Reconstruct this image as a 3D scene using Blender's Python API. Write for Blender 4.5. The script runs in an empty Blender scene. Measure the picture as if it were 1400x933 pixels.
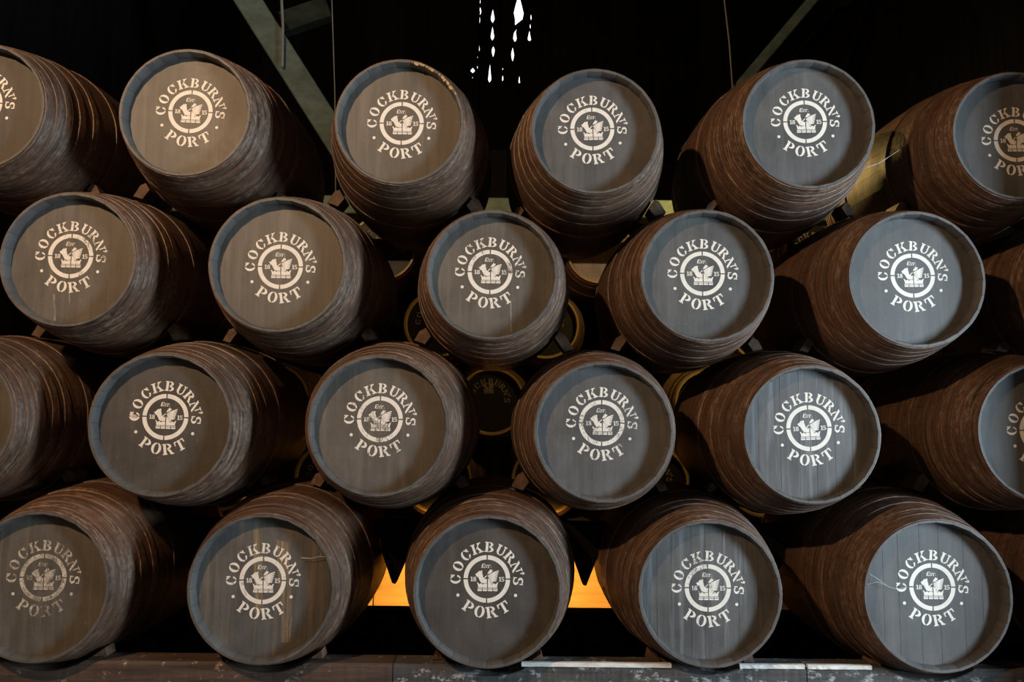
import bpy, bmesh, math, random
from mathutils import Vector, Matrix

random.seed(7)
scene = bpy.context.scene
col = scene.collection
R = math.radians

# ------------------------------------------------------------------ camera
F_PX, W_PX, H_PX = 1058.0, 1400.0, 933.0
CAM = Vector((0.0, -3.4, 1.55))
CAM_R = Matrix.Rotation(R(-.5), 3, 'Z') @ Matrix.Rotation(R(90 + 5.3), 3, 'X') @ Matrix.Rotation(R(.7), 3, 'Z')
cd = bpy.data.cameras.new('camera')
cd.sensor_width = 36.0
cd.lens = 36.0 * F_PX / W_PX
cd.clip_end = 200
cam = bpy.data.objects.new('camera', cd)
col.objects.link(cam)
cam.matrix_world = Matrix.Translation(CAM) @ CAM_R.to_4x4()
scene.camera = cam


def at(px, py, Y):
    """photo pixel -> world point on the vertical plane y = Y"""
    d = CAM_R @ Vector(((px - W_PX / 2) / F_PX, -(py - H_PX / 2) / F_PX, -1.0))
    return CAM + d * ((Y - CAM.y) / d.y)


# ------------------------------------------------------------------ view, world, lights
vs = scene.view_settings
vs.view_transform = 'Standard'
vs.look = 'None'
vs.exposure = 0.0
vs.gamma = 1.0
vs.use_curve_mapping = False

world = bpy.data.worlds.new('overcast_sky')
scene.world = world
world.use_nodes = True
bg = world.node_tree.nodes['Background']
bg.inputs['Color'].default_value = (.86, .90, 1.0, 1)
bg.inputs['Strength'].default_value = 3.0


def add_light(name, kind, loc, energy, color, **kw):
    l = bpy.data.lights.new(name, kind)
    l.energy = energy
    l.color = color
    for k, v in kw.items():
        setattr(l, k, v)
    o = bpy.data.objects.new(name, l)
    o.location = loc
    col.objects.link(o)
    return o


DOOR = Vector((5.85, -3.0, 1.75))
dl = add_light('doorway_daylight', 'AREA', DOOR, 630, (.66, .85, 1.0), shape='RECTANGLE', size=1.0, size_y=2.3)
dl.rotation_euler = (Vector((-.3, 0, 1.7)) - DOOR).to_track_quat('-Z', 'Y').to_euler()
FRONT_LAMP = Vector((-2.6, -3.6, 4.4))
add_light('front_lamp_light', 'POINT', FRONT_LAMP, 740, (1.0, .64, .36), shadow_soft_size=.06)
AISLE_LAMP = Vector((1.75, 1.95, 3.28))
add_light('aisle_lamp_light', 'POINT', AISLE_LAMP, 52, (1.0, .64, .20), shadow_soft_size=.05)
BOARD_FILL = Vector((-.08, 1.72, .62))  # extra hidden spot, added to brighten the plywood boards
fl = add_light('floor_flood_light', 'SPOT', BOARD_FILL, 170, (1.0, .47, .085), shadow_soft_size=.04, spot_size=R(104), spot_blend=.15)
fl.rotation_euler = (Vector((-.08, 2.62, -.22)) - BOARD_FILL).to_track_quat('-Z', 'Y').to_euler()


# ------------------------------------------------------------------ helpers
def set_props(o, label=None, cat=None, group=None, kind=None):
    if label: o['label'] = label
    if cat: o['category'] = cat
    if group: o['group'] = group
    if kind: o['kind'] = kind
    return o


def link(name, me, parent=None, loc=(0, 0, 0), rot=(0, 0, 0)):
    o = bpy.data.objects.new(name, me)
    col.objects.link(o)
    o.parent = parent
    o.location = loc
    o.rotation_euler = rot
    return o


def mesh(name, verts, faces, mat, smooth=None):
    me = bpy.data.meshes.new(name)
    me.from_pydata([tuple(v) for v in verts], [], faces)
    me.validate()
    me.materials.append(mat)
    if smooth is not None:
        me.shade_smooth()
        me.set_sharp_from_angle(angle=R(smooth))
    me.update()
    return me


def fix_normals(me):
    bm = bmesh.new()
    bm.from_mesh(me)
    bmesh.ops.recalc_face_normals(bm, faces=bm.faces)
    bm.to_mesh(me)
    bm.free()
    return me


def prism(name, outline, y0, y1, mat, axis='y', bevel=0):
    """outline in (x,z) extruded along y"""
    n = len(outline)
    v = [(x, y0, z) for x, z in outline] + [(x, y1, z) for x, z in outline]
    f = [list(range(n)), list(range(2 * n - 1, n - 1, -1))]
    f += [[i, i + n, (i + 1) % n + n, (i + 1) % n] for i in range(n)]
    me = fix_normals(mesh(name, v, f, mat))
    if bevel:
        bm = bmesh.new()
        bm.from_mesh(me)
        bmesh.ops.bevel(bm, geom=bm.edges[:], offset=bevel, segments=1, affect='EDGES', clamp_overlap=True)
        bm.to_mesh(me)
        bm.free()
    return me


def box(name, x0, x1, y0, y1, z0, z1, mat, bevel=0):
    return prism(name, [(x0, z0), (x1, z0), (x1, z1), (x0, z1)], y0, y1, mat, bevel=bevel)


def rough_box(name, x0, x1, y0, y1, z0, z1, mat, n=24, jit=.004, bevel=.008, seed=0, cap=None):
    """hewn timber along x: sections with uneven arrises"""
    rnd = random.Random(seed)
    v, f = [], []
    for i in range(n + 1):
        x = x0 + (x1 - x0) * i / n
        j = lambda: rnd.uniform(-jit, jit)
        b = bevel + abs(j())
        zt = min(z1, cap(x, y0, y1)) if cap else z1
        b = b if zt == z1 else .004
        ring = [(y0, z0), (y1, z0), (y1, zt - b), (y1 - b, zt), (y0 + b, zt), (y0, zt - b)]
        v += [(x, y + (j() if k not in (2, 3) else 0), z + (-abs(j()) * .6 if k > 2 else 0)) for k, (y, z) in enumerate(ring)]
    for i in range(n):
        for k in range(6):
            a = i * 6 + k
            b = i * 6 + (k + 1) % 6
            f.append([a, b, b + 6, a + 6])
    f.append(list(range(6)))
    f.append([n * 6 + k for k in range(5, -1, -1)])
    return fix_normals(mesh(name, v, f, mat))


def tube(name, pts, r, mat, seg=6):
    v, f = [], []
    for i, p in enumerate(pts):
        p = Vector(p)
        t = (Vector(pts[min(i + 1, len(pts) - 1)]) - Vector(pts[max(i - 1, 0)])).normalized()
        a = t.cross(Vector((0, 0, 1)) if abs(t.z) < .9 else Vector((1, 0, 0))).normalized()
        b = t.cross(a)
        for k in range(seg):
            th = 2 * math.pi * k / seg
            v.append(p + a * r * math.cos(th) + b * r * math.sin(th))
    for i in range(len(pts) - 1):
        for k in range(seg):
            f.append([i * seg + k, i * seg + (k + 1) % seg, (i + 1) * seg + (k + 1) % seg, (i + 1) * seg + k])
    f.append(list(range(seg)))
    f.append([(len(pts) - 1) * seg + k for k in range(seg - 1, -1, -1)])
    return fix_normals(mesh(name, v, f, mat, 50))


def timber(name, p0, p1, w, d, mat):
    """squared timber from p0 to p1 in a plane y = const: w across in the plane, d in depth"""
    p0, p1 = Vector(p0), Vector(p1)
    t = (p1 - p0).normalized()
    s = t.cross(Vector((0, 1, 0))).normalized() * (w / 2)
    e = Vector((0, d / 2, 0))
    v = []
    for p in (p0, p1):
        v += [p - s - e, p + s - e, p + s + e, p - s + e]
    f = [[0, 1, 2, 3], [7, 6, 5, 4], [0, 4, 5, 1], [1, 5, 6, 2], [2, 6, 7, 3], [3, 7, 4, 0]]
    me = fix_normals(mesh(name, v, f, mat))
    bm = bmesh.new()
    bm.from_mesh(me)
    bmesh.ops.bevel(bm, geom=bm.edges[:], offset=.008, segments=1, affect='EDGES')
    bm.to_mesh(me)
    bm.free()
    return me


# ------------------------------------------------------------------ materials
class NT:
    def __init__(self, name):
        self.m = bpy.data.materials.new(name)
        self.m.use_nodes = True
        self.t = self.m.node_tree
        self.bsdf = self.t.nodes['Principled BSDF']
        self.out = self.t.nodes['Material Output']
        self.pos = self.t.nodes.new('ShaderNodeNewGeometry').outputs['Position']

    def node(self, kind, **kw):
        n = self.t.nodes.new(kind)
        for k, v in kw.items():
            setattr(n, k, v)
        return n

    def put(self, sock, v):
        if isinstance(v, bpy.types.NodeSocket):
            self.t.links.new(v, sock)
        else:
            sock.default_value = v

    def noise(self, scale, sc=1.0, detail=4, rough=.6, offset=(0, 0, 0)):
        mp = self.node('ShaderNodeMapping')
        mp.inputs['Scale'].default_value = scale
        mp.inputs['Location'].default_value = offset
        self.put(mp.inputs['Vector'], self.pos)
        n = self.node('ShaderNodeTexNoise')
        n.inputs['Scale'].default_value = sc
        n.inputs['Detail'].default_value = detail
        n.inputs['Roughness'].default_value = rough
        self.put(n.inputs['Vector'], mp.outputs['Vector'])
        return n.outputs['Fac']

    def ramp(self, fac, stops):
        r = self.node('ShaderNodeValToRGB')
        el = r.color_ramp.elements
        while len(el) < len(stops):
            el.new(.5)
        for e, (p, c) in zip(el, stops):
            e.position = p
            e.color = (c, c, c, 1) if isinstance(c, (int, float)) else (*c, 1)
        self.put(r.inputs['Fac'], fac)
        return r.outputs['Color']

    def mix(self, fac, a, b, blend='MIX'):
        n = self.node('ShaderNodeMix', data_type='RGBA', blend_type=blend)
        self.put(n.inputs['Factor'], fac)
        for s, v in ((n.inputs['A'], a), (n.inputs['B'], b)):
            self.put(s, v if isinstance(v, bpy.types.NodeSocket) else (*v, 1))
        return n.outputs['Result']

    def bump(self, h, strength=.3, dist=.004):
        b = self.node('ShaderNodeBump')
        b.inputs['Strength'].default_value = strength
        b.inputs['Distance'].default_value = dist
        self.put(b.inputs['Height'], h)
        self.put(self.bsdf.inputs['Normal'], b.outputs['Normal'])

    def done(self, color, rough=.6, metallic=0.0, spec=.5):
        self.put(self.bsdf.inputs['Base Color'], color if isinstance(color, bpy.types.NodeSocket) else (*color, 1))
        self.put(self.bsdf.inputs['Roughness'], rough)
        self.put(self.bsdf.inputs['Metallic'], metallic)
        self.put(self.bsdf.inputs['Specular IOR Level'], spec)
        return self.m


def mat_body(name, dark, mid, pale, rough=.5, amount=.66):
    t = NT(name)
    band = t.noise((2.0, 60, 2.0), 1, 5, .65)
    fine = t.noise((7, 150, 7), 1, 6, .72)
    mott = t.noise((34, 60, 34), 1, 4, .7)
    grime = t.noise((2.6, 3, 2.6), 1, 4, .6, (3, 1, 7))
    c = t.ramp(band, [(.32, dark), (.62, mid)])
    scuff = t.ramp(t.mix(.45, fine, mott), [(amount - .12, 0.0), (amount + .05, .85)])
    wear = t.ramp(t.noise((4.5, 9, 4.5), 1, 4, .65, (6, 2, 9)), [(.40, .2), (.58, 1.0)])
    c = t.mix(t.mix(1.0, scuff, wear, 'MULTIPLY'), c, pale)
    c = t.mix(t.ramp(grime, [(.42, 0.0), (.75, .7)]), c, dark)
    t.bump(t.mix(.5, t.mix(.4, band, mott), fine), .8, .007)
    return t.done(c, t.ramp(fine, [(.3, rough - .02), (.7, rough + .18)]))


M_STAVE = mat_body('old_oak', (.026, .014, .009), (.135, .068, .037), (.36, .275, .195))
M_HOOP = mat_body('rusty_iron', (.024, .013, .009), (.13, .058, .030), (.34, .255, .185), .46, .58)
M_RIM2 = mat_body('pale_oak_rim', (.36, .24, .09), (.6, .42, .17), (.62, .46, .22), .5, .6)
M_STAVE2 = mat_body('tan_oak', (.20, .135, .065), (.42, .29, .15), (.5, .38, .22), .55, .6)  # oak lightened so the aisle lamp's glow sits in the colour


def mat_head(name, streak=0.0, streak_col=(.3, .3, .3), base=(.070, .066, .062)):
    t = NT(name)
    blot = t.noise((6, 6, 6), 1, 5, .65, (5, 2, 1))
    grain = t.noise((55, 8, 3), 1, 4, .6)
    speck = t.noise((95, 95, 95), 1, 2, .5)
    d = tuple(v * .78 for v in base)
    l = tuple(v * 1.35 for v in base)
    c = t.ramp(blot, [(.3, d), (.5, base), (.75, l)])
    stain = t.noise((12, 3, 1.6), 1, 4, .6, (9, 2, 4))
    c = t.mix(t.ramp(stain, [(.50, 0.0), (.72, .5)]), c, tuple(v * 1.9 for v in base))
    c = t.mix(t.ramp(grain, [(.45, 0.0), (.8, .28)]), c, tuple(v * 1.9 for v in base))
    c = t.mix(t.ramp(speck, [(.68, 0.0), (.78, .35)]), c, (.22, .20, .175))
    if streak:
        s = t.noise((26, 1, 1.6), 1, 4, .62, (2, 0, 4))
        c = t.mix(t.ramp(s, [(.52, 0.0), (.72, streak)]), c, streak_col)
    t.bump(t.mix(.4, grain, speck), .25, .002)
    return t.done(c, t.ramp(blot, [(.3, .50), (.8, .68)]))


M_HEAD = mat_head('charcoal_paint')
M_HEAD_DARK = mat_head('charcoal_paint_clean', 0, base=(.052, .045, .039))
M_HEAD_DRIP = mat_head('charcoal_paint_dripped', .55, (.24, .25, .25))
M_HEAD_TAN = mat_head('charcoal_paint_tan_streaks', .3, (.33, .225, .115))
M_HEAD_DUST = mat_head('charcoal_paint_dusty', .35, (.17, .145, .115), (.078, .068, .057))
M_CHIME = mat_head('grey_chime_paint', .3, (.12, .115, .11), (.072, .068, .064))
M_HEAD_BLACK = mat_head('black_paint', base=(.008, .0075, .007))
M_HEAD_PALE = mat_head('pale_bare_head', base=(.34, .31, .24))


def mat_stencil(name, lo, hi, color=(.78, .72, .63), minus=0.0, streaks=False):
    t = NT(name)
    n = t.noise((38, 38, 30), 1, 5, .72, (1, 0, 2))
    n2 = t.noise((170, 90, 110), 1, 2, .5)
    big = t.noise((9, 9, 9), 1, 2, .5, (7, 3, 2))
    fac = t.mix(.35, n, n2)
    fac = t.mix(.35, fac, big)
    a = t.ramp(fac, [(lo, minus), (hi, 1.0)])
    t.done(t.mix(t.ramp(n, [(.4, 0.0), (.7, .5)]), color, tuple(c * .7 for c in color)), .6)
    tr = t.node('ShaderNodeBsdfTransparent')
    ms = t.node('ShaderNodeMixShader')
    t.put(ms.inputs[0], a)
    t.put(ms.inputs[1], tr.outputs[0])
    t.put(ms.inputs[2], t.bsdf.outputs[0])
    t.put(t.out.inputs['Surface'], ms.outputs[0])
    return t.m


M_PAINT = mat_stencil('white_stencil_paint', .30, .37, minus=.15)
M_PAINT_MID = mat_stencil('scuffed_stencil_paint', .38, .47, minus=.12)
M_PAINT_WORN = mat_stencil('rubbed_stencil_paint', .41, .58, (.66, .58, .47))
M_DRIP = mat_stencil('thin_drip_paint', .36, .60, (.34, .31, .27))
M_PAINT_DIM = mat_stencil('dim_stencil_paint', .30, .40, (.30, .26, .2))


def mat_wood(name, dark, light, scale=(3, 3, 3), rough=.7, pale=None, pale_at=.62, bump=.4, spec=.5):
    t = NT(name)
    n = t.noise(scale, 1, 5, .65)
    c = t.ramp(n, [(.3, dark), (.7, light)])
    if pale:
        p = t.noise((14, 14, 22), 1, 6, .75, (2, 5, 3))
        c = t.mix(t.ramp(p, [(pale_at, 0.0), (pale_at + .06, .85)]), c, pale)
    t.bump(n, bump, .01)
    return t.done(c, rough, 0, spec)


M_CHOCK = mat_wood('raw_chock_wood', (.04, .022, .012), (.13, .07, .036), (30, 9, 30))
M_BEAM = mat_wood('old_beam_wood', (.030, .027, .025), (.075, .067, .060), (2.5, 25, 25), .8, (.34, .33, .31), .555, .8)
M_BEAM_BROWN = mat_wood('brown_beam_wood', (.030, .018, .013), (.085, .05, .033), (2.5, 25, 25), .75, (.36, .28, .19), .60, .8)
M_BATTEN = mat_wood('white_limewash', (.5, .47, .42), (.75, .72, .66), (12, 30, 30), .8, (.06, .05, .045), .63)
M_STONE = mat_wood('grey_stone', (.06, .06, .06), (.15, .15, .14), (8, 8, 8), .9)
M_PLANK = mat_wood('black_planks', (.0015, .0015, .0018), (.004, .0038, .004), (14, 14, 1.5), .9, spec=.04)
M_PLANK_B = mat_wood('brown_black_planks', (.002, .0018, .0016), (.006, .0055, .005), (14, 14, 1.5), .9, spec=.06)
M_GREEN = mat_wood('green_timber_paint', (.030, .050, .043), (.085, .125, .108), (6, 6, 9), .7, (.03, .03, .027), .66)
M_GREEN_LIT = mat_wood('pale_green_paint', (.07, .12, .09), (.16, .23, .18), (6, 6, 9), .7, (.05, .06, .05), .62)  # green paint lightened to make the tie beam look lit
M_GREEN_SHADED = mat_wood('sooty_green_paint', (.010, .014, .012), (.028, .036, .031), (6, 6, 9), .8, spec=.1)  # green paint darkened, standing in for shade on the brace
M_PLY = mat_wood('plywood', (.46, .31, .15), (.66, .47, .25), (2, 2, 22), .55, None, .6, .08)
M_FLOOR = mat_wood('earth_floor', (.05, .045, .04), (.12, .105, .09), (3, 3, 3), .9)
M_WALL = mat_wood('soot_wall', (.025, .024, .022), (.06, .055, .05), (3, 3, 3), .9)
M_IRON = mat_wood('dull_iron', (.10, .10, .10), (.22, .21, .19), (8, 8, 3), .6)
M_WEB = NT('cobweb_silk').done((.55, .53, .5), .9)
M_OCHRE = mat_wood('ochre_bare_wood', (.30, .17, .05), (.5, .31, .11), (40, 40, 40))
M_SHADE = NT('enamel_shade').done((.05, .09, .07), .35)
M_GLASS = NT('bulb_glass')
M_GLASS.bsdf.inputs['Emission Color'].default_value = (1, .75, .4, 1)
M_GLASS.bsdf.inputs['Emission Strength'].default_value = 6
M_GLASS = M_GLASS.done((.9, .8, .6), .3)

# ------------------------------------------------------------------ the building
X0, X1, Y0, Y1, ZC = -7.0, 6.0, -6.0, 6.0, 7.6
set_props(link('floor', box('floor', X0 - .2, X1 + .2, Y0 - .2, Y1 + .3, -.2, 0, M_FLOOR)), kind='structure')
set_props(link('ceiling', box('ceiling', X0 - .2, X1 + .2, Y0 - .2, Y1 + .3, ZC, ZC + .2, M_PLANK)), kind='structure')
set_props(link('wall_left', box('wall_left', X0 - .2, X0, Y0 - .2, Y1 + .3, 0, ZC, M_WALL)), kind='structure')
set_props(link('wall_front', box('wall_front', X0, X1, Y0 - .2, Y0, 0, ZC, M_WALL)), kind='structure')
# right wall with the doorway that lets the daylight in
dy0, dy1, dz1 = DOOR.y - .62, DOOR.y + .62, 3.0
vs_, fs_ = [], []
for (ya, yb, za, zb) in ((Y0, dy0, 0, ZC), (dy1, Y1 + .3, 0, ZC), (dy0, dy1, dz1, ZC)):
    b = len(vs_)
    for x in (X1, X1 + .2):
        vs_ += [(x, ya, za), (x, yb, za), (x, yb, zb), (x, ya, zb)]
    fs_ += [[b, b + 1, b + 2, b + 3], [b + 7, b + 6, b + 5, b + 4]] + [[b + i, b + 4 + i, b + 4 + (i + 1) % 4, b + (i + 1) % 4] for i in range(4)]
set_props(link('wall_right', fix_normals(mesh('wall_right', vs_, fs_, M_WALL))), kind='structure')
d1 = set_props(link('door_1', None, None, (X1, DOOR.y, 0)), kind='structure')
for (n, a) in (('door_jamb', (-.06, .22, -.62, -.54, 0, 3.0)), ('door_jamb', (-.06, .22, .54, .62, 0, 3.0)), ('door_lintel', (-.06, .22, -.54, .54, 2.92, 3.0))):
    link(n, box(n, *a, M_PLANK_B), d1)

# back wall of upright planks with daylight leaking through the splits
wb = set_props(link('wall_back', None, None, (0, Y1, 0)), kind='structure')
bx = {}


def wx(px, py=50):
    return at(px, py, Y1).x


def wz(py, px=690):
    return at(px, py, Y1).z


# boundary pixel -> list of (y0, y1, half width px, where it is widest, sideways px)
SPLITS = {
    647: [(91, 100, 3.6, .5, 0), (104, 107, 2.0, .5, 0)],
    655: [(-8, 4, .8, .5, 0), (5, 16, 1.3, .6, 1), (17, 30, .7, .5, 0), (31, 52, .7, .5, -1), (57, 68, .8, .6, 0), (70, 82, .9, .5, -1), (85, 95, 1.4, .6, -1)],
    673: [(7, 28, 2.8, .65, 0), (31, 52, 2.6, .7, 0), (58, 75, 2.2, .3, 1.5), (83, 110, 2.2, .8, -3)],
    688: [(88, 93, .7, .5, 0), (98, 108, 1.0, .6, 0)],
    706: [(-14, 31, 7.2, .6, 3), (31, 54, 2.6, .75, -2), (60, 81, 2.1, .45, -5), (99, 111, 1.2, .8, 5)],
    725: [(14, 24, .8, .5, 1), (27, 36, .7, .5, 0), (37, 53, 2.6, .8, -1)],
}


def split_profile(pxb):
    """(z, left offset, right offset) down the joint between two planks"""
    out = []
    for (a, b, hw, pk, dx) in SPLITS.get(pxb, []):
        z1, z0 = wz(a, pxb), wz(b, pxb)
        s = 1 / 112.5
        zp = z1 + (z0 - z1) * pk
        zq = z1 + (z0 - z1) * pk * .5
        zr = zp + (z0 - zp) * .55
        out += [(z1, dx * s, dx * s), (zq, (dx - hw * .55) * s, (dx + hw * .5) * s), (zp, (dx - hw) * s, (dx + hw) * s),
                (zr, (dx - hw * .7) * s, (dx + hw * .75) * s), (z0, dx * s, dx * s)]
    return out


edges = []
x = X0
rnd = random.Random(3)
while x < wx(630) - .15:
    edges.append((x, None))
    x += rnd.uniform(.22, .30)
for p in (632, 647, 655, 673, 688, 706, 725, 742, 757):
    edges.append((wx(p), p))
x = wx(757) + .27
while x < X1 - .1:
    edges.append((x, None))
    x += rnd.uniform(.22, .30)
edges.append((X1, None))
for i in range(len(edges) - 1):
    (xa, pa), (xb, pb) = edges[i], edges[i + 1]
    left = [(xa, 0)] + sorted([(xa + r_, z) for z, l_, r_ in split_profile(pa)], key=lambda q: q[1]) + [(xa, ZC)] if pa else [(xa, 0), (xa, ZC)]
    right = [(xb, 0)] + sorted([(xb + l_, z) for z, l_, r_ in split_profile(pb)], key=lambda q: q[1]) + [(xb, ZC)] if pb else [(xb, 0), (xb, ZC)]
    inside = pa and pb and pa >= 655 and pb <= 757
    dy = .06 if inside else rnd.uniform(-.008, .008)
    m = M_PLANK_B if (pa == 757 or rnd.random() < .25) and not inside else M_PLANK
    if pa == 757:
        dy = -.03
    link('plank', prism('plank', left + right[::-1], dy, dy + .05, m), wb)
# shutter frame round the split panel: side cheeks closing the recess
for p in (655, 757):
    link('reveal', box('reveal', wx(p) - .012, wx(p) + .0, -.03, .11, 0, ZC, M_PLANK), wb)

# board partitions added to keep door and lamp light out of the aisle
set_props(link('wall_partition_right', box('wall_partition_right', 3.36, 3.42, -.25, Y1, 0, ZC, M_PLANK)), kind='structure')
set_props(link('wall_partition_left', box('wall_partition_left', -3.46, -3.40, -.25, Y1, 0, ZC, M_PLANK)), kind='structure')

# unseen post added before the stack's end to shade the last barrels
set_props(link('pillar', box('pillar', -.17, .17, -.15, .15, 0, ZC, M_PLANK_B, .015), None, (3.12, -.50, 0)),
          'square dark timber post standing before the end of the barrel stack', 'post')

# ------------------------------------------------------------------ roof truss behind the stack
TY = 2.55
tie_z = at(680, 287, TY).z
truss = [
    ('truss_strut', timber('strut', at(323, -25, TY), at(505, 262, TY), .20, .16, M_GREEN), 'green painted timber roof strut with an iron rod fixed to it', 'strut'),
    ('truss_strut', timber('strut', at(1128, -20, TY), at(938, 205, TY), .08, .12, M_GREEN), 'slim green painted timber roof strut with a stub, before a darker one', 'strut'),
    ('truss_strut', timber('strut', at(1175, -22, TY + .5), at(945, 262, TY + .5), .10, .12, M_PLANK_B), 'dark unpainted roof strut behind the slim green one', 'strut'),
    ('tie_beam', box('tie_beam', -3.39, 3.35, TY - .10, TY + .10, tie_z - .07, tie_z + .07, M_GREEN_LIT, .008), 'pale green horizontal tie beam glimpsed behind the top barrels', 'beam'),
    ('truss_post', box('truss_post', at(669, 250, TY).x, at(692, 250, TY).x, TY - .07, TY + .07, tie_z + .07, tie_z + .46, M_PLANK_B, .005), 'short dark post standing on the green tie beam', 'post'),
    ('roof_brace', timber('brace', at(385, 34, TY + .6), at(450, 12, TY + .6), .19, .12, M_GREEN_SHADED), 'short dim green brace behind the big roof strut', 'brace'),
]
for n, me, lab, cat in truss:
    set_props(link(n, me), lab, cat)
for (a, b, r, lab) in (((384, -20), (386, 92), .011, 'thin iron rod hanging down to the big green roof strut'),
                       ((988, -20), (1003, 142), .006, 'thin wire hanging before the slim green roof strut'),
                       ((453, -20), (459, 272), .004, 'fine wire hanging past the lower end of the big strut')):
    Y = TY - .12
    p0, p1 = at(*a, Y), at(*b, Y)
    mid = (p0 + p1) / 2 + Vector((.01, 0, 0))
    set_props(link('hanging_rod', tube('hanging_rod', [p0, mid, p1], r, M_IRON)), lab, 'rod')

# ------------------------------------------------------------------ stencil
def arc(cx, cy, rox, roy, rix, riy, a0, a1, n=10):
    polys = []
    for i in range(n):
        t0, t1 = R(a0 + (a1 - a0) * i / n), R(a0 + (a1 - a0) * (i + 1) / n)
        polys.append([(cx + rox * math.cos(t0), cy + roy * math.sin(t0)), (cx + rox * math.cos(t1), cy + roy * math.sin(t1)),
                      (cx + rix * math.cos(t1), cy + riy * math.sin(t1)), (cx + rix * math.cos(t0), cy + riy * math.sin(t0))])
    return polys


def rect(x0, y0, x1, y1):
    return [[(x0, y0), (x1, y0), (x1, y1), (x0, y1)]]


def disc(cx, cy, r, n=12):
    return [[(cx + r * math.cos(2 * math.pi * i / n), cy + r * math.sin(2 * math.pi * i / n)) for i in range(n)]]


GL = {
    'C': (.96, arc(.5, .5, .5, .53, .24, .43, 99, 261) + arc(.5, .5, .46, .53, .24, .43, 24, 80, 5) + arc(.5, .5, .46, .53, .26, .43, 280, 338, 5) + rect(.84, .58, .95, .98)),
    'O': (1.0, arc(.5, .5, .5, .53, .23, .44, 96, 264) + arc(.5, .5, .5, .53, .23, .44, -84, 84)),
    'K': (1.18, rect(.12, .09, .38, .91) + rect(0, 0, .48, .1) + rect(0, .9, .48, 1)
          + [[(.45, .36), (.80, .90), (.98, .90), (.60, .46)]] + rect(.70, .9, 1.12, 1.0)
          + [[(.56, .60), (.70, .70), (1.08, .10), (.80, .10)]] + rect(.66, 0, 1.2, .1)),
    'B': (1.0, rect(.1, .09, .37, .91) + rect(0, 0, .40, .1) + rect(0, .9, .40, 1)
          + arc(.47, .75, .42, .25, .17, .15, -88, 90) + arc(.47, .265, .50, .265, .22, .16, -90, 88)),
    'U': (1.06, rect(.1, .34, .36, .91) + rect(0, .9, .46, 1) + arc(.52, .36, .42, .38, .16, .26, 180, 266, 6)
          + arc(.52, .36, .40, .38, .26, .26, 276, 360, 6) + rect(.78, .35, .92, .91) + rect(.66, .9, 1.04, 1)),
    'R': (1.14, rect(.1, .09, .37, .91) + rect(0, 0, .46, .1) + rect(0, .9, .40, 1)
          + arc(.47, .74, .44, .26, .18, .15, -90, 90) + [[(.48, .46), (.74, .48), (1.02, .1), (.76, .1)]] + rect(.74, 0, 1.14, .1)),
    'N': (1.16, rect(.12, .09, .24, .66) + rect(0, 0, .38, .1) + [[(0, 1), (.30, 1), (1.04, 0), (.78, 0)]]
          + rect(.92, .34, 1.04, .91) + rect(.78, .9, 1.18, 1)),
    'S': (.82, arc(.42, .735, .39, .275, .15, .16, 40, 262, 12) + arc(.42, .275, .41, .285, .16, .17, 82, -145, 12)
          + rect(.68, .66, .79, 1.0) + rect(.02, 0, .13, .36)),
    'P': (1.0, rect(.1, .09, .37, .91) + rect(0, 0, .48, .1) + rect(0, .9, .40, 1) + arc(.47, .70, .48, .30, .2, .19, -90, 90)),
    'T': (1.06, rect(.40, .09, .66, 1) + rect(.28, 0, .78, .1) + rect(.02, .89, .35, 1) + rect(.71, .89, 1.04, 1)
          + [[(0, .62), (.1, .62), (.16, .9), (.02, .9)]] + [[(.96, .62), (1.06, .62), (1.04, .9), (.9, .9)]]),
    "'": (.3, disc(.15, .86, .14) + [[(.12, .84), (.29, .84), (.14, .56), (.06, .58)]]),
    'E': (.8, rect(.1, 0, .36, 1) + rect(.1, 0, .78, .13) + rect(.1, .87, .78, 1) + rect(.36, .43, .6, .56) + rect(.68, .1, .78, .32) + rect(.68, .68, .78, .9)),
    '1': (.5, rect(.16, .08, .38, 1) + rect(.02, 0, .52, .12) + [[(.0, .78), (.2, .86), (.2, 1), (.0, .92)]]),
    '8': (.8, arc(.4, .74, .32, .27, .12, .15, 0, 360, 12) + arc(.4, .26, .38, .28, .15, .15, 0, 360, 12)),
    '5': (.75, rect(.1, .84, .68, 1) + rect(.1, .48, .24, .9) + arc(.33, .31, .39, .32, .16, .20, 110, -150, 12)),
    '.': (.2, disc(.1, .08, .09, 8)),
}


def place(ch, h, cx, cy, rot, squeeze=1.0, shear=0.0):
    w, polys = GL[ch]
    c, s = math.cos(rot), math.sin(rot)
    out = []
    for p in polys:
        q = []
        for (x, y) in p:
            u, v = (x - w / 2) * h * squeeze + shear * (y - .5) * h, (y - .5) * h
            q.append((cx + u * c - v * s, cy + u * s + v * c))
        out.append(q)
    return out


LETTER_PARTS, TOP_LETTERS = [], []
for ch, a in zip("COCKBURN'S", (181, 157, 133, 109.5, 86, 63.5, 43, 21.5, 9.0, -3.5)):
    rr = 1.345 if ch != "'" else 1.42
    g = place(ch, .43, rr * math.cos(R(a)), rr * math.sin(R(a)), R(a - 90), .93)
    LETTER_PARTS.append(('stencil_letter', g))
    TOP_LETTERS.append(g)
for ch, a in zip('PORT', (237, 258, 279.5, 302)):
    LETTER_PARTS.append(('stencil_letter', place(ch, .47, 1.40 * math.cos(R(a)), 1.40 * math.sin(R(a)), R(a + 90), .92)))
LETTER_PARTS += [('stencil_dot', disc(-1.23, -.69, .07)), ('stencil_dot', disc(1.24, -.68, .07))]
RING = []
for k in range(4):
    RING += arc(0, 0, 1.0, 1.0, .815, .815, 90 * k + 1.7, 90 * k + 88.3, 16)
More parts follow.
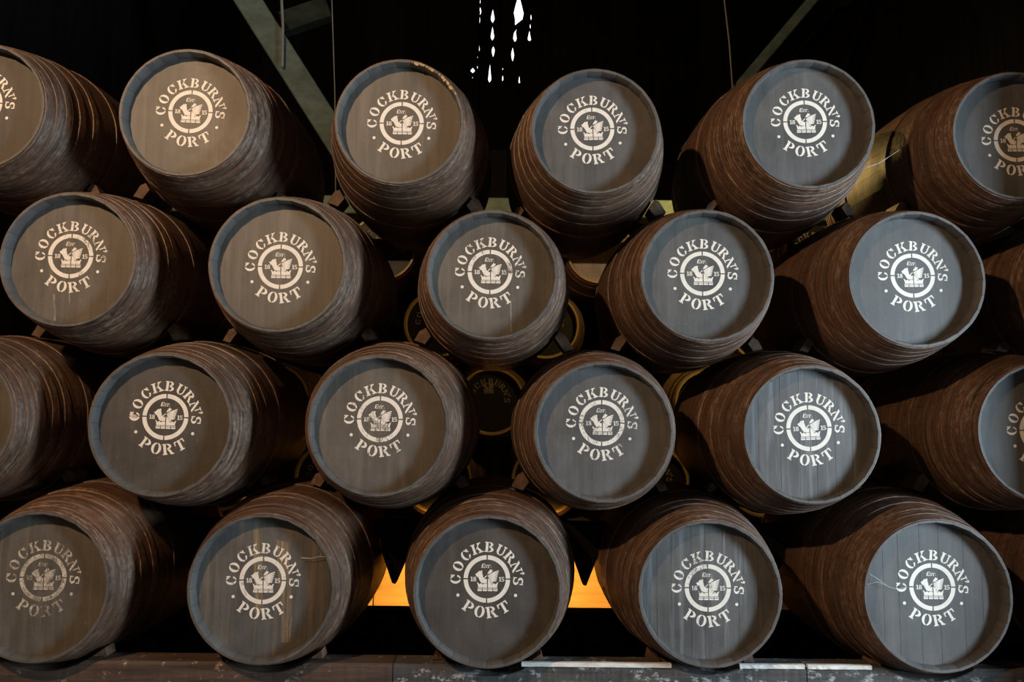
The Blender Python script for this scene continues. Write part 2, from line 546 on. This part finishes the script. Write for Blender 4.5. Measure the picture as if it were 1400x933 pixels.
# crest: a winged bird rising from a crown, with the foundation date
U = lambda pts: [[((x - 361) / 270, (458 - y) / 270) for x, y in pts]]
BIRD = U([(224, 404), (244, 396), (252, 384), (262, 378), (270, 366), (284, 372), (296, 360), (308, 368), (306, 392), (314, 414), (318, 440), (332, 454), (346, 462),
          (362, 458), (362, 506), (320, 508), (292, 498), (278, 474), (266, 452), (256, 436), (240, 432), (234, 418)])
BIRD += U([(326, 448), (342, 430), (364, 414), (364, 426), (346, 440), (338, 456)])
BIRD += U([(366, 404), (374, 384), (390, 362), (404, 345), (410, 358), (426, 356), (424, 376), (400, 396)])
for i in range(6):
    bxp, byp = 374 + 6 * i, 424 + 14 * i
    tx, ty = 498 - 5 * i, 362 + 22 * i
    mx, my = bxp * .45 + tx * .55, byp * .45 + ty * .55
    BIRD += U([(bxp, byp + 9), (bxp, byp - 5), (mx, my - 12), (tx, ty - 3), (tx + 1, ty + 9), (mx + 3, my + 5)])
BIRD += U([(374, 450), (392, 470), (430, 500), (430, 512), (374, 512)])
CROWN = U([(246, 496), (262, 502), (276, 520), (296, 506), (312, 522), (330, 512), (364, 512), (364, 556), (262, 556), (258, 524)])
CROWN += U([(374, 556), (374, 512), (404, 512), (424, 522), (444, 506), (462, 520), (478, 502), (494, 496), (484, 524), (480, 556)])
for k, (a, b) in enumerate(((254, 308), (314, 368), (374, 428), (434, 488))):
    CROWN += U([(a + 4, 562), (b, 562), (b, 572), (a, 572)]) + U([(a, 578), (b, 578), (b - 2, 596), (a + 4, 596)])
CREST = BIRD + CROWN
CREST += place('E', .18, -.17, .55, 0, 1.0, .25) + place('S', .13, -.045, .525, 0, 1.0, .25) + place('T', .13, .07, .525, 0, 1.0, .25) + place('.', .18, .17, .555, 0)
CREST += place('1', .19, -.65, -.01, 0, 1.1) + place('8', .19, -.52, -.01, 0) + place('1', .19, .565, -.01, 0, 1.1) + place('5', .19, .685, -.01, 0)


def print_mesh(name, polys, size):
    v, f = [], []
    for p in polys:
        b = len(v)
        v += [(x * size, 0, y * size) for x, y in p]
        f.append(list(range(b, b + len(p))))
    me = bpy.data.meshes.new(name)
    me.from_pydata(v, [], f)
    me.update()
    bm = bmesh.new()
    bm.from_mesh(me)
    for fc in bm.faces:
        fc.normal_update()
        if fc.normal.y > 0:
            fc.normal_flip()
    bm.to_mesh(me)
    bm.free()
    return me


RS = .1015
PRINTS = {}
for pm in (M_PAINT, M_PAINT_MID, M_PAINT_WORN):
    s = []
    for n, polys in LETTER_PARTS + [('stencil_ring', RING), ('stencil_crest', CREST)]:
        me = print_mesh(n, polys, RS)
        me.materials.append(pm)
        s.append((n, me))
    PRINTS[pm.name] = s

# ------------------------------------------------------------------ barrels
LEN = 1.40
BEAM_Z = .452
HALF = LEN / 2
RECESS = .056


def prof(y, rh, rb):
    return rb - (rb - rh) * (abs(y) / HALF) ** 2.2


def stave_mesh(rh, rb, n):
    da = math.pi / n - .0016
    ys = [-HALF, -HALF + .015, -HALF + .058, -.58, -.48, -.36, -.22, -.08, .08, .22, .36, .48, .58, HALF - .04, HALF]
    cols = (-1, -.34, .34, 1)
    v, f = [], []
    for y in ys:
        ro = prof(y, rh, rb)
        th = (.009 if y < 0 else .03) if abs(y) > HALF - .005 else (.020 if abs(y) > HALF - .02 else .033)
        for c in cols:
            v.append((ro * math.sin(c * da), y, ro * math.cos(c * da)))
        for c in (1, -1):
            v.append(((ro - th) * math.sin(c * da), y, (ro - th) * math.cos(c * da)))
    m = len(cols) + 2
    for i in range(len(ys) - 1):
        for k in range(m):
            a, b = i * m + k, i * m + (k + 1) % m
            f.append([a, b, b + m, a + m])
    f.append(list(range(m)))
    f.append([(len(ys) - 1) * m + k for k in range(m - 1, -1, -1)])
    me = fix_normals(mesh('stave', v, f, M_STAVE, 28))
    me.materials.append(M_CHIME)
    for p in me.polygons:
        c = p.center
        r = math.hypot(c.x, c.z)
        if c.y < -HALF + .06 and (p.normal.y < -.5 or p.normal.z < -.5):
            p.material_index = 1
    return me


def hoop_mesh(y0, y1, rh, rb, seg=64, rnd=random.Random(2)):
    v, f = [], []
    m = 4
    for k in range(seg):
        a = 2 * math.pi * k / seg
        w0, w1, wr = rnd.uniform(-.0014, .0014), rnd.uniform(-.0014, .0014), rnd.uniform(-.0006, .0006)
        for (y, d) in ((y0, -.002), (y0 + .0015, .0032), (y1 - .0015, .0032), (y1, -.002)):
            y += w0 if y < (y0 + y1) / 2 else w1
            r = prof(y, rh, rb) + d + wr
            v.append((r * math.sin(a), y, r * math.cos(a)))
    for k in range(seg):
        for j in range(m):
            a, b = k * m + j, k * m + (j + 1) % m
            a2, b2 = ((k + 1) % seg) * m + j, ((k + 1) % seg) * m + (j + 1) % m
            f.append([a, b, b2, a2])
    return fix_normals(mesh('hoop', v, f, M_HOOP, 35))


def board_meshes(r, mat, rnd, n=7, t=.018, gap=.00015):
    """upright head boards cut to the round"""
    cuts = [-r] + [-r + 2 * r * (i + rnd.uniform(-.14, .14)) / n for i in range(1, n)] + [r]
    out = []
    for i in range(n):
        a, b = cuts[i] + gap, cuts[i + 1] - gap
        a, b = max(a, -r + .002), min(b, r - .002)
        k = 7
        xs = [a + (b - a) * j / k for j in range(k + 1)]
        top = [(x, math.sqrt(r * r - x * x)) for x in xs]
        outl = [(x, -z) for x, z in top] + top[::-1]
        clean = [outl[0]]
        for q in outl[1:]:
            if math.dist(q, clean[-1]) > .0008:
                clean.append(q)
        me = prism('head_board', clean, 0, t, mat)
        out.append(me)
    return out


def make_barrel(name, c, rh, rb, label, group, head_mat, paint, ring_px=None, roll=0.0, seed=0, name_key='', nst=26):
    rnd = random.Random(seed)
    root = link(name, None, None, (c.x, HALF, c.z - rb))
    set_props(root, label, 'barrel', group)
    o = (0, 0, rb)
    sm = stave_mesh(rh, rb, nst)
    ph = rnd.uniform(0, 1)
    for i in range(nst):
        link('stave', sm, root, o, (0, 2 * math.pi * (i + ph) / nst, 0))
    ri = prof(-HALF + RECESS, rh, rb) - .030
    for me in board_meshes(ri, head_mat, rnd, rnd.choice((6, 7, 7, 8)), gap=.0006 if name_key in ('C5', 'D5', 'D4') else .00012):
        link('head_board', me, root, (0, -HALF + RECESS, rb))
    back = board_meshes(ri, M_STAVE, random.Random(1), 5)
    for me in back:
        link('head_board', me, root, (0, HALF - RECESS - .018, rb))
    for (a, b) in ((.006, .046), (.056, .096), (.108, .150), (.196, .238), (.262, .300), (.430, .475)):
        if a > .01:
            sh, wd = rnd.uniform(-.004, .004) * (1 + 3 * (a > .19)), rnd.uniform(-.003, .002)
            a, b = a + sh, b + sh + wd
        link('hoop', hoop_mesh(-HALF + a, -HALF + b, rh, rb), root, o)
        link('hoop', hoop_mesh(HALF - b, HALF - a, rh, rb), root, o)
    if ring_px:
        q = at(ring_px[0], ring_px[1], RECESS)
        for n, me in PRINTS[paint.name]:
            link(n, me, root, (q.x - c.x, -HALF + RECESS - .0007, q.z - c.z + rb), (0, R(roll), 0))
    return root


BAR = {  # head centre px, diameters px, stencil centre px
    'A1': (-29, 145, 178, 173, (-27, 141)), 'A2': (252.5, 153.3, 178, 173, (260.5, 152.8)), 'A3': (546, 166, 176, 169, (549.2, 168.8)),
    'A4': (814, 179, 172, 173, (809.8, 176.5)), 'A5': (1105.6, 169, 181, 175, (1100.6, 166.6)), 'A6': (1392, 185, 178, 173, (1388.4, 192.3)),
    'B1': (92.6, 354.5, 185, 184, (96.7, 350.3)), 'B2': (379, 361.5, 188, 182, (383.4, 364.9)), 'B3': (673, 375.5, 177, 178, (670, 372)),
    'B4': (967, 377, 180, 180.5, (960.3, 374.3)), 'B5': (1254, 381.7, 190, 181, (1247.7, 377)),
    'C1': (-78, 572, 193, 196, None), 'C2': (218.7, 580.5, 195, 197, (226.2, 570.4)), 'C3': (517, 582, 190, 195, (519.4, 573.4)),
    'C4': (825.7, 590.5, 187, 195, (822.6, 578.6)), 'C5': (1110.7, 594, 188, 187, (1106, 585.7)), 'C6': (1432, 592, 190, 190, (1424.6, 589)),
    'D1': (47, 803, 204, 206, (59, 790)), 'D2': (356.7, 806.5, 201, 205.6, (359.2, 793.8)), 'D3': (667, 806.7, 200, 212, (665.6, 791.9)),
    'D4': (971, 813, 195, 202, (967.6, 804.2)), 'D5': (1283.5, 818.7, 201.5, 210, (1274.5, 802.9)),
}
LAB = {
    'A1': ('dark oak barrel topping the stack, half-shaded head, at the end past the big green strut', M_HEAD_DARK, M_PAINT),
    'A2': ('dark oak port barrel in the top tier before the big green strut, dusty brown head', M_HEAD_DUST, M_PAINT),
    'A3': ('reddish oak port barrel in the top tier with ochre chips along its rim', M_HEAD_DUST, M_PAINT),
    'A4': ('reddish oak port barrel in the top tier beside the ochre-chipped one, below the daylight splits', M_HEAD, M_PAINT),
    'A5': ('oak port barrel in the top tier in front of the slim green strut, blue-grey head', M_HEAD, M_PAINT),
    'A6': ('oak port barrel at the top tier end, yellow-lit flank and shaded head', M_HEAD, M_PAINT),
    'B1': ('dark oak port barrel in the second tier with a white drip trailing under PORT', M_HEAD_DUST, M_PAINT_MID),
    'B2': ('oak port barrel in the second tier under the big green strut, evenly brown speckled head', M_HEAD_DUST, M_PAINT),
    'B3': ('reddish small-headed oak port barrel in the middle of the second tier', M_HEAD_DUST, M_PAINT_MID),
    'B4': ('oak port barrel in the second tier with pale bloom low on its blue-grey head', M_HEAD, M_PAINT),
    'B5': ('oak port barrel in the second tier with clean blue-grey head, under the yellow-flanked barrel', M_HEAD, M_PAINT),
    'C1': ('oak barrel at the third tier end resting on the rubbed-stencil barrel, head mostly cut off', M_HEAD_DUST, M_PAINT),
    'C2': ('oak port barrel in the third tier with a blotted first letter C', M_HEAD_DARK, M_PAINT),
    'C3': ('oak port barrel in the third tier resting on the tan-streaked and the clean dark-headed barrels', M_HEAD_DUST, M_PAINT_MID),
    'C4': ('oak port barrel in the third tier resting on the clean dark-headed and the white-streaked barrels', M_HEAD, M_PAINT_MID),
    'C5': ('oak port barrel in the third tier with pale streaks under PORT, above the white-streaked barrel', M_HEAD_DRIP, M_PAINT),
    'C6': ('oak port barrel at the third tier end, mostly shaded head, above the cobwebbed barrel', M_HEAD, M_PAINT),
    'D1': ('oak port barrel on the brown beam with its white stencil rubbed half away', M_HEAD_DUST, M_PAINT_WORN),
    'D2': ('oak port barrel on the brown beam with tan drip streaks over its stencil', M_HEAD_TAN, M_PAINT_MID),
    'D3': ('oak port barrel on the beam with a clean dark head and crisp stencil', M_HEAD_DARK, M_PAINT),
    'D4': ('oak port barrel on the beam with white drip streaks down its blue-grey head', M_HEAD_DRIP, M_PAINT_MID),
    'D5': ('oak port barrel on the beam with plank joints and a cobweb on its head', M_HEAD, M_PAINT),
    'B6': ('shadowed oak barrel at the second tier end beside the clean blue-grey head', M_HEAD_DARK, M_PAINT),
    'D6': ('shadowed oak barrel at the bottom tier end beside the cobwebbed barrel', M_HEAD_DARK, M_PAINT),
}
ROLL = {'A2': 2.0, 'A4': -2, 'A5': -1.5, 'A6': -1, 'B1': .5, 'B5': -1, 'C2': 1.5, 'C5': -3, 'D5': 0}
CEN, RH = {}, {}
for k, (px, py, w, h, ring) in BAR.items():
    CEN[k] = at(px, py, 0)
    wd = (at(px + w / 2, py, 0) - at(px - w / 2, py, 0)).length
    hd = (at(px, py + h / 2, 0) - at(px, py - h / 2, 0)).length
    RH[k] = (wd + hd) / 4
CEN['B6'], RH['B6'] = Vector((2.80, 0, 2.165)), .30
CEN['D6'], RH['D6'] = Vector((2.86, 0, .782)), .312
for k in CEN:                       # the bottom tier lies on the level beams
    if k[0] == 'D':
        CEN[k].z = .787
RB = {k: .430 for k in CEN}
KEYS = list(CEN)
for it in range(200):               # let neighbours just touch
    for i, a in enumerate(KEYS):
        for b in KEYS[i + 1:]:
            d = math.hypot(CEN[a].x - CEN[b].x, CEN[a].z - CEN[b].z) - .009
            e = RB[a] + RB[b] - d
            if e > 0:
                RB[a] -= e / 2
                RB[b] -= e / 2
BARREL = {}
for i, k in enumerate(sorted(CEN)):
    lab, hm, pm = LAB[k]
    ring = BAR[k][4] if k in BAR else None
    BARREL[k] = make_barrel('port_barrel', CEN[k], RH[k], RB[k], lab, 'port barrels of the front stack', hm, pm, ring, ROLL.get(k, 0), 100 + i, k)

def r_at(k, y):
    return prof(y - HALF, RH[k], RB[k])


# ------------------------------------------------------------------ supporting beams


def scoop(x, y0, y1):
    """height of the barrel bellies over a beam at x: the beams are hollowed out to cradle them"""
    z = 9.0
    for k in CEN:
        if k[0] == 'D':
            r = max(r_at(k, y0), r_at(k, y1)) + .006
            if abs(x - CEN[k].x) < r:
                z = min(z, CEN[k].z - math.sqrt(r * r - (x - CEN[k].x) ** 2))
    return z


def beam(x0, x1, y0, y1, mat, seed, lab, cat='beam', z0=.17, top=BEAM_Z):
    return set_props(link('support_beam', rough_box('support_beam', x0, x1, y0, y1, z0, top, mat, 150, .0009, .01, seed, scoop)), lab, cat)


xj1, xj2 = at(538, 910, .10).x, at(1103, 910, .10).x
beam(-3.38, xj1 - .004, .095, .235, M_BEAM_BROWN, 1, 'dark brown timber beam under the rubbed and tan-streaked barrels')
beam(xj1, xj2 - .004, .095, .235, M_BEAM, 2, 'grey lime-stained timber beam under the clean dark-headed barrel')
beam(xj2, 3.34, .095, .235, M_BEAM, 3, 'grey timber beam under the cobwebbed barrel, butted to the lime-stained one')
beam(-3.38, 3.34, 1.165, 1.305, M_PLANK_B, 4, 'black timber beam under the rear ends of the bottom barrels', z0=.0, top=.408)
bz = CEN['D4'].x
for xa, xb, lab in ((CEN['D3'].x + .15, bz - .15, 'long white limewashed batten on the grey beam between two barrels'),
                    (bz + .15, xj2 - .012, 'white limewashed batten on the beam next to the white-streaked barrel'),
                    (xj2 + .002, at(1190, 900, .1).x, 'short white limewashed batten next to the cobwebbed barrel')):
    set_props(link('batten', rough_box('batten', xa, xb, .088, .112, BEAM_Z - .003, BEAM_Z + .014, M_BATTEN, 16, .0015, .002, int(xa * 50))), lab, 'batten')
for y in (.165,):
    for x in (-3.1, -2.1, -1.0, .2, 1.2, 2.3, 3.1):
        set_props(link('stone_block', box('stone_block', x - .2, x + .2, y - .12, y + .12, 0, .172, M_STONE, .015)),
                  'rough grey stone block under the %s beam' % ('front' if y < 1 else 'rear'), 'stone', 'stone blocks under the beams')


# ------------------------------------------------------------------ chocks between the tiers
GROUP_CH = 'wooden chocks between the stacked barrels'


NICK = {'A1': 'half-shaded top barrel', 'A2': 'dusty top barrel', 'A3': 'ochre-chipped barrel', 'A4': 'barrel below the splits',
        'A5': 'blue-grey top barrel', 'A6': 'yellow-flanked barrel', 'B1': 'white-dripped barrel', 'B2': 'brown speckled barrel',
        'B3': 'small-headed barrel', 'B4': 'pale-bloomed barrel', 'B5': 'clean blue-grey barrel', 'B6': 'shadowed second-tier barrel',
        'C1': 'cut-off third-tier barrel', 'C2': 'blotted-letter barrel', 'C3': 'plain brown third-tier barrel', 'C4': 'plain grey third-tier barrel',
        'C5': 'pale-streaked barrel', 'C6': 'mostly shaded barrel', 'D1': 'rubbed-stencil barrel', 'D2': 'tan-streaked barrel',
        'D3': 'clean dark-headed barrel', 'D4': 'white-streaked barrel', 'D5': 'cobwebbed barrel', 'D6': 'shadowed bottom barrel'}


def wedge(up, lo, side, y0, y1, rnd):
    """block in the outer nook between an upper barrel and the one that carries it"""
    ym = y0
    a, b = Vector((CEN[lo].x, CEN[lo].z)), Vector((CEN[up].x, CEN[up].z))
    d = (b - a)
    dist = d.length
    d.normalize()
    p = Vector((-d.y, d.x))          # perpendicular
    if p.y < 0:
        p = -p
    ra, rb_ = r_at(lo, y1) + .008, r_at(up, y1) + .008
    p0, p1 = .10 + rnd.uniform(0, .015), .145 + rnd.uniform(-.005, .015)
    lo_s = lambda q: math.sqrt(ra * ra - q * q)
    hi_s = lambda q: dist - math.sqrt(rb_ * rb_ - q * q)
    if hi_s(p0) - lo_s(p0) < .004:
        p0 += .03
    cut = rnd.uniform(.15, .4)
    pts = [(p0, lo_s(p0)), ((p0 + p1) / 2, lo_s((p0 + p1) / 2)), (p1, lo_s(p1)), (p1 + .006, lo_s(p1) + (hi_s(p1) - lo_s(p1)) * (1 - cut)), (p1 - .008, hi_s(p1)), (p0, hi_s(p0))]
    org = a + d * dist / 2 + p * (p0 + p1) / 2
    outl = []
    for (q, t) in pts:
        w = a + d * t + p * q
        outl.append((w.x - org.x, w.y - org.y))
    me = prism('chock', outl, -(y1 - y0) / 2, (y1 - y0) / 2, M_CHOCK)
    o = link('chock', me, None, (org.x, (y0 + y1) / 2, org.y))
    return set_props(o, 'small wooden chock between the %s and the %s' % (NICK[up], NICK[lo]), 'chock', GROUP_CH)


rnd = random.Random(21)
TIERS = {'A': 'B', 'B': 'C', 'C': 'D'}
for k in sorted(CEN):
    if k[0] not in TIERS:
        continue
    for l in sorted(CEN):
        if l[0] == TIERS[k[0]] and abs(CEN[l].x - CEN[k].x) < .75:
            s = rnd.uniform(.36, .44)
            wedge(k, l, 0, s, s + .13, rnd)

# spacer wedges pointing down between neighbours of the bottom tier
for a, b in (('D1', 'D2'), ('D2', 'D3'), ('D3', 'D4'), ('D4', 'D5')):
    xm = (CEN[a].x + RB[a] + CEN[b].x - RB[b]) / 2
    zc = (CEN[a].z + CEN[b].z) / 2
    y = HALF
    wl = lambda z: CEN[a].x + math.sqrt(RB[a] ** 2 - (z - CEN[a].z) ** 2) + .005
    wr = lambda z: CEN[b].x - math.sqrt(RB[b] ** 2 - (z - CEN[b].z) ** 2) - .005
    zs = [zc + .20, zc + .14, zc + .08, zc + .03]
    outl = [(wl(z) - xm, z - zc) for z in zs] + [(-.012, -.11), (.004, -.115)] + [(wr(z) - xm, z - zc) for z in zs[::-1]]
    me = prism('spacer_wedge', outl, -.05, .05, M_PLANK_B)
    set_props(link('spacer_wedge', me, None, (xm, HALF, zc)), 'dark pointed wedge hanging between the %s and the %s' % (NICK[a], NICK[b]), 'wedge', 'spacer wedges of the bottom tier')

# chocks on the beam beside each bottom barrel
for k in ('D1', 'D2', 'D3', 'D4', 'D5'):
    for s in (-1, 1):
        y0, y1 = .15, .23
        rr = r_at(k, y1) + .006
        f = lambda q: CEN[k].z - math.sqrt(rr * rr - q * q) - BEAM_Z
        pa, pb = .188, .222 + rnd.uniform(-.005, .02)
        outl = [(pa, 0.004), (pb + .010, 0.004), (pb, f(pb) - .001), ((pa + pb) / 2, f((pa + pb) / 2) - .001), (pa, f(pa) - .001)]
        outl = [(s * x, z) for x, z in outl]
        me = prism('beam_chock', outl, y0, y1, M_CHOCK)
        set_props(link('beam_chock', me, None, (CEN[k].x, 0, BEAM_Z)), 'thin wooden chock on the beam beside the ' + NICK[k], 'chock', 'chocks on the front beam')

# ------------------------------------------------------------------ second stack across the aisle
RY = 3.30
RRH, RRB = .292, .394


def lathe(name, pts, mat, seg=40, smooth=30):
    v, f = [], []
    n = len(pts)
    for k in range(seg):
        a = 2 * math.pi * k / seg
        v += [(r * math.sin(a), y, r * math.cos(a)) for y, r in pts]
    for k in range(seg):
        for j in range(n - 1):
            a = k * n + j
            b = ((k + 1) % seg) * n + j
            f.append([a, a + 1, b + 1, b])
    return fix_normals(mesh(name, v, f, mat, smooth))


ys = [-HALF + LEN * i / 14 for i in range(15)]
pts = [(y, prof(y, RRH, RRB)) for y in ys] + [(HALF, RRH - .02)] + [(y, prof(y, RRH, RRB) - .03) for y in ys[::-1]][1:-1] + [(-HALF + .04, RRH - .026), (-HALF, RRH - .018), (-HALF, RRH)]
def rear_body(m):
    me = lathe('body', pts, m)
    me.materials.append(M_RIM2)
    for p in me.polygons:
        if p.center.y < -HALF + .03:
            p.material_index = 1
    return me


REAR_BODY, REAR_LIT = rear_body(M_STAVE), rear_body(M_STAVE2)
REAR_HOOPS = []
for (a, b) in ((.03, .065), (.10, .14), (.30, .34)):
    me = hoop_mesh(-HALF + a, -HALF + b, RRH, RRB, 40)
    me.materials[0] = M_HOOP
    REAR_HOOPS.append(me)


def head_disc(mat):
    r = RRH - .024
    return [prism('head', [(r * math.cos(2 * math.pi * i / 40), r * math.sin(2 * math.pi * i / 40)) for i in range(40)], 0, .02, mat)]


H_BLACK, H_PALE = head_disc(M_HEAD_BLACK)[0], head_disc(M_HEAD_PALE)[0]
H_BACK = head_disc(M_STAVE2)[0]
REAR_TEXT = [print_mesh('stencil_letter', g, .115) for g in TOP_LETTERS]
for me in REAR_TEXT:
    me.materials.append(M_PAINT_DIM)
REAR_CREST = print_mesh('stencil_crest', BIRD + CROWN, .10)
REAR_CREST.materials.append(M_PAINT_DIM)
FIVE = print_mesh('stencil_number', place('5', .055, 0, 0, 0), 1)
FIVE.materials.append(M_PAINT_DIM)
rows = ((234, (449, 598, 746, 895, 1043)), (339, (375, 523, 672, 820, 969, 1117)), (444, (449, 598, 746, 895, 1043)),
        (549, (375, 523, 672, 820, 969, 1117)), (654, (300, 449, 598, 746, 895, 1043)), (759, (375, 523, 672, 820, 969, 1117)))
for j, (py, xs) in enumerate(rows):
    if j == 0:
        continue
    for px in xs:
        c = at(px, py + (px - 672) * .004, RY)
        z = {1: 2.86, 2: 2.18, 3: 1.50, 4: .82}.get(j)
        c.z = at(672, 549, RY).z + (3 - j) * .668
        if j == 5:
            continue
        pale = j == 1 and px == 820
        five = j == 1 and px == 523
        tan = px > 860  # bodies on the aisle lamp's side take the lightened oak
        lab = '%s oak barrel with a black head and gold-lit rim in the stack across the aisle' % ('tan' if tan else 'dark')
        if pale: lab = 'dark oak barrel with a pale bare head in the stack across the aisle'
        if five: lab = 'dark oak barrel with a small 5 on its black head across the aisle'
        root = set_props(link('aisle_barrel', None, None, (c.x, RY + HALF, c.z - RRB)), lab, 'barrel', 'barrels of the stack across the aisle')
        o = (0, 0, RRB)
        link('body', REAR_LIT if tan else REAR_BODY, root, o)
        link('head', H_PALE if pale else H_BLACK, root, (0, -HALF + .04, RRB))
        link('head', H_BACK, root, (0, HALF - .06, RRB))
        for me in REAR_HOOPS:
            link('hoop', me, root, o)
        if not pale:
            for me in REAR_TEXT:
                link('stencil_letter', me, root, (-.02, -HALF + .039, RRB + .02))
            link('stencil_crest', REAR_CREST, root, (-.03, -HALF + .039, RRB + .12))
        if five:
            q = at(551, 341, RY + .04)
            link('stencil_number', FIVE, root, (q.x - c.x, -HALF + .0385, q.z - c.z + RRB))

pz = at(672, 549, RY).z - .668 - RRB - .004
set_props(link('stone_plinth', box('stone_plinth', -3.3, 3.3, RY + .35, RY + 1.05, 0, pz, M_STONE, .01)), 'long grey stone plinth under the stack across the aisle', 'plinth')

# plywood boards standing in the aisle
for k, (xa, xb) in enumerate(((-3.3, -.98), (-.97, 1.46), (1.47, 3.3))):
    set_props(link('plywood_board', box('plywood_board', xa, xb, 2.62, 2.64, 0, .62, M_PLY, .002)),
              'orange-lit plywood board standing in the aisle behind the ' + ('rubbed-stencil barrel', 'clean dark-headed barrel', 'cobwebbed barrel')[k], 'board', 'plywood boards in the aisle')

# ------------------------------------------------------------------ pendant lamps
def pendant(p, label, arm=None):
    root = set_props(link('pendant_lamp', None, None, p), label, 'lamp')
    sh = [(.13 * 1.0, -.02), (.125, .01), (.09, .05), (.04, .08), (.02, .12)]
    v, f = [], []
    seg = 20
    for r, z in sh:
        v += [(r * math.cos(2 * math.pi * k / seg), r * math.sin(2 * math.pi * k / seg), z + .10) for k in range(seg)]
    for j in range(len(sh) - 1):
        for k in range(seg):
            f.append([j * seg + k, j * seg + (k + 1) % seg, (j + 1) * seg + (k + 1) % seg, (j + 1) * seg + k])
    link('shade', mesh('shade', v, f, M_SHADE, 60), root)
    if arm:
        link('bracket', tube('bracket', [(0, 0, .2), (0, .12, .22), arm], .012, M_IRON), root)
    else:
        link('cord', tube('cord', [(0, 0, .2), (0, 0, ZC - p.z)], .006, M_IRON), root)
    return root


pendant(FRONT_LAMP, 'enamelled pendant lamp hanging in front of the barrel stack')
pendant(AISLE_LAMP, 'enamelled lamp on an iron bracket in the aisle behind the stack', (0, TY - .11 - AISLE_LAMP.y, tie_z - AISLE_LAMP.z))


root = set_props(link('flood_lamp', None, None, (BOARD_FILL.x, BOARD_FILL.y - .06, 0)), 'small flood lamp on a stand behind the clean dark-headed barrel', 'lamp')
link('stand', tube('stand', [(0, 0, .02), (0, 0, BOARD_FILL.z - .05)], .012, M_IRON), root)  # stand, base and housing made up for the added board light
link('base', box('base', -.12, .12, -.12, .12, 0, .02, M_IRON, .004), root)
link('housing', box('housing', -.10, .10, -.06, -.01, BOARD_FILL.z - .07, BOARD_FILL.z + .07, M_SHADE, .008), root)

# ------------------------------------------------------------------ marks of their own on single barrels
def flat_mark(name, k, pixel_poly, mat):
    pts = [at(px, py, RECESS) for px, py in pixel_poly]
    c = CEN[k]
    me = print_mesh(name, [[(p.x - c.x, p.z - c.z) for p in pts]], 1)
    me.materials.append(mat)
    return link(name, me, BARREL[k], (0, -HALF + RECESS - .0005, RB[k]))


flat_mark('paint_drip', 'B1', [(72.5, 402), (75.5, 402), (74.8, 414), (76.5, 424), (76.2, 439), (73.2, 439), (73.8, 424)], M_DRIP)
flat_mark('paint_drip', 'B1', [(94, 401), (96, 401), (95.6, 416), (94.6, 416)], M_DRIP)
flat_mark('paint_drip', 'B3', [(697.2, 414), (699.4, 414), (699.2, 436), (699.4, 454), (697.8, 454), (698, 434)], M_DRIP)
t = NT('tan_run_stain')
n = t.noise((60, 1, 5), 1, 5, .7)
t.done((.36, .25, .13), .6)
tr, ms = t.node('ShaderNodeBsdfTransparent'), t.node('ShaderNodeMixShader')
t.put(ms.inputs[0], t.ramp(n, [(.40, 0.0), (.66, .75)]))
t.put(ms.inputs[1], tr.outputs[0])
t.put(ms.inputs[2], t.bsdf.outputs[0])
t.put(t.out.inputs['Surface'], ms.outputs[0])
flat_mark('tan_run', 'D2', [(346, 722), (358, 720), (360, 760), (358, 800), (361, 838), (349, 838), (348, 790)], t.m)
flat_mark('tan_run', 'D2', [(378, 738), (394, 742), (397, 790), (399, 850), (396, 879), (384, 879), (383, 830), (380, 780)], t.m)
flat_mark('paint_blot', 'C2', [(178, 570), (180, 566), (184, 567), (189, 569), (188, 573), (184, 575), (180, 573)], M_PAINT_WORN)
rnd = random.Random(5)
for i in range(11):
    a = R(14 + 46 * i / 10 + rnd.uniform(-2, 2))
    w, y0, y1 = R(rnd.uniform(1.2, 3.0)), -HALF - .0006, -HALF + .0005
    r1 = RH['A3'] - rnd.uniform(0, .003)
    r0 = r1 - rnd.uniform(.006, .015)
    pts = [(r1, a - w), (r1, a + w), (r0 + .002, a + w * .8), (r0, a + w * .1), (r0 + .004, a - w * .7)]
    link('paint_chip', prism('paint_chip', [(r * math.sin(t), r * math.cos(t)) for r, t in pts], y0, y1, M_OCHRE), BARREL['A3'], (0, 0, RB['A3']))

# ------------------------------------------------------------------ cobwebs
def web(strands, label):
    bm_v, bm_f = [], []
    for pts, r in strands:
        me = tube('t', pts, r, M_WEB, 4)
        b = len(bm_v)
        bm_v += [v.co[:] for v in me.vertices]
        bm_f += [[b + i for i in p.vertices] for p in me.polygons]
        bpy.data.meshes.remove(me)
    return set_props(link('cobweb', mesh('cobweb', bm_v, bm_f, M_WEB)), label, 'cobweb')


def strand(pixels, Y, r):
    return [at(px, py, Y) for px, py in pixels], r


web([strand([(1184, 782), (1200, 792), (1215, 803), (1228, 806), (1240, 803)], .032, .0010),
     strand([(1184, 800), (1200, 796), (1215, 803)], .034, .0007), strand([(1186, 776), (1192, 790), (1186, 806)], .030, .0007)],
    'grey cobweb strands across the head of the plank-jointed barrel')
web([strand([(412, 763), (425, 764), (438, 761), (452, 763)], .034, .0011), strand([(438, 761), (441, 753), (452, 763)], .032, .0008)],
    'pale cobweb strands at the rim of the tan-streaked barrel')
web([strand([(1183, 229), (1200, 224), (1216, 214), (1230, 205)], .02, .0006), strand([(1183, 231), (1205, 222), (1216, 214)], .03, .0005)],
    'thin cobweb between the two end barrels of the top tier')
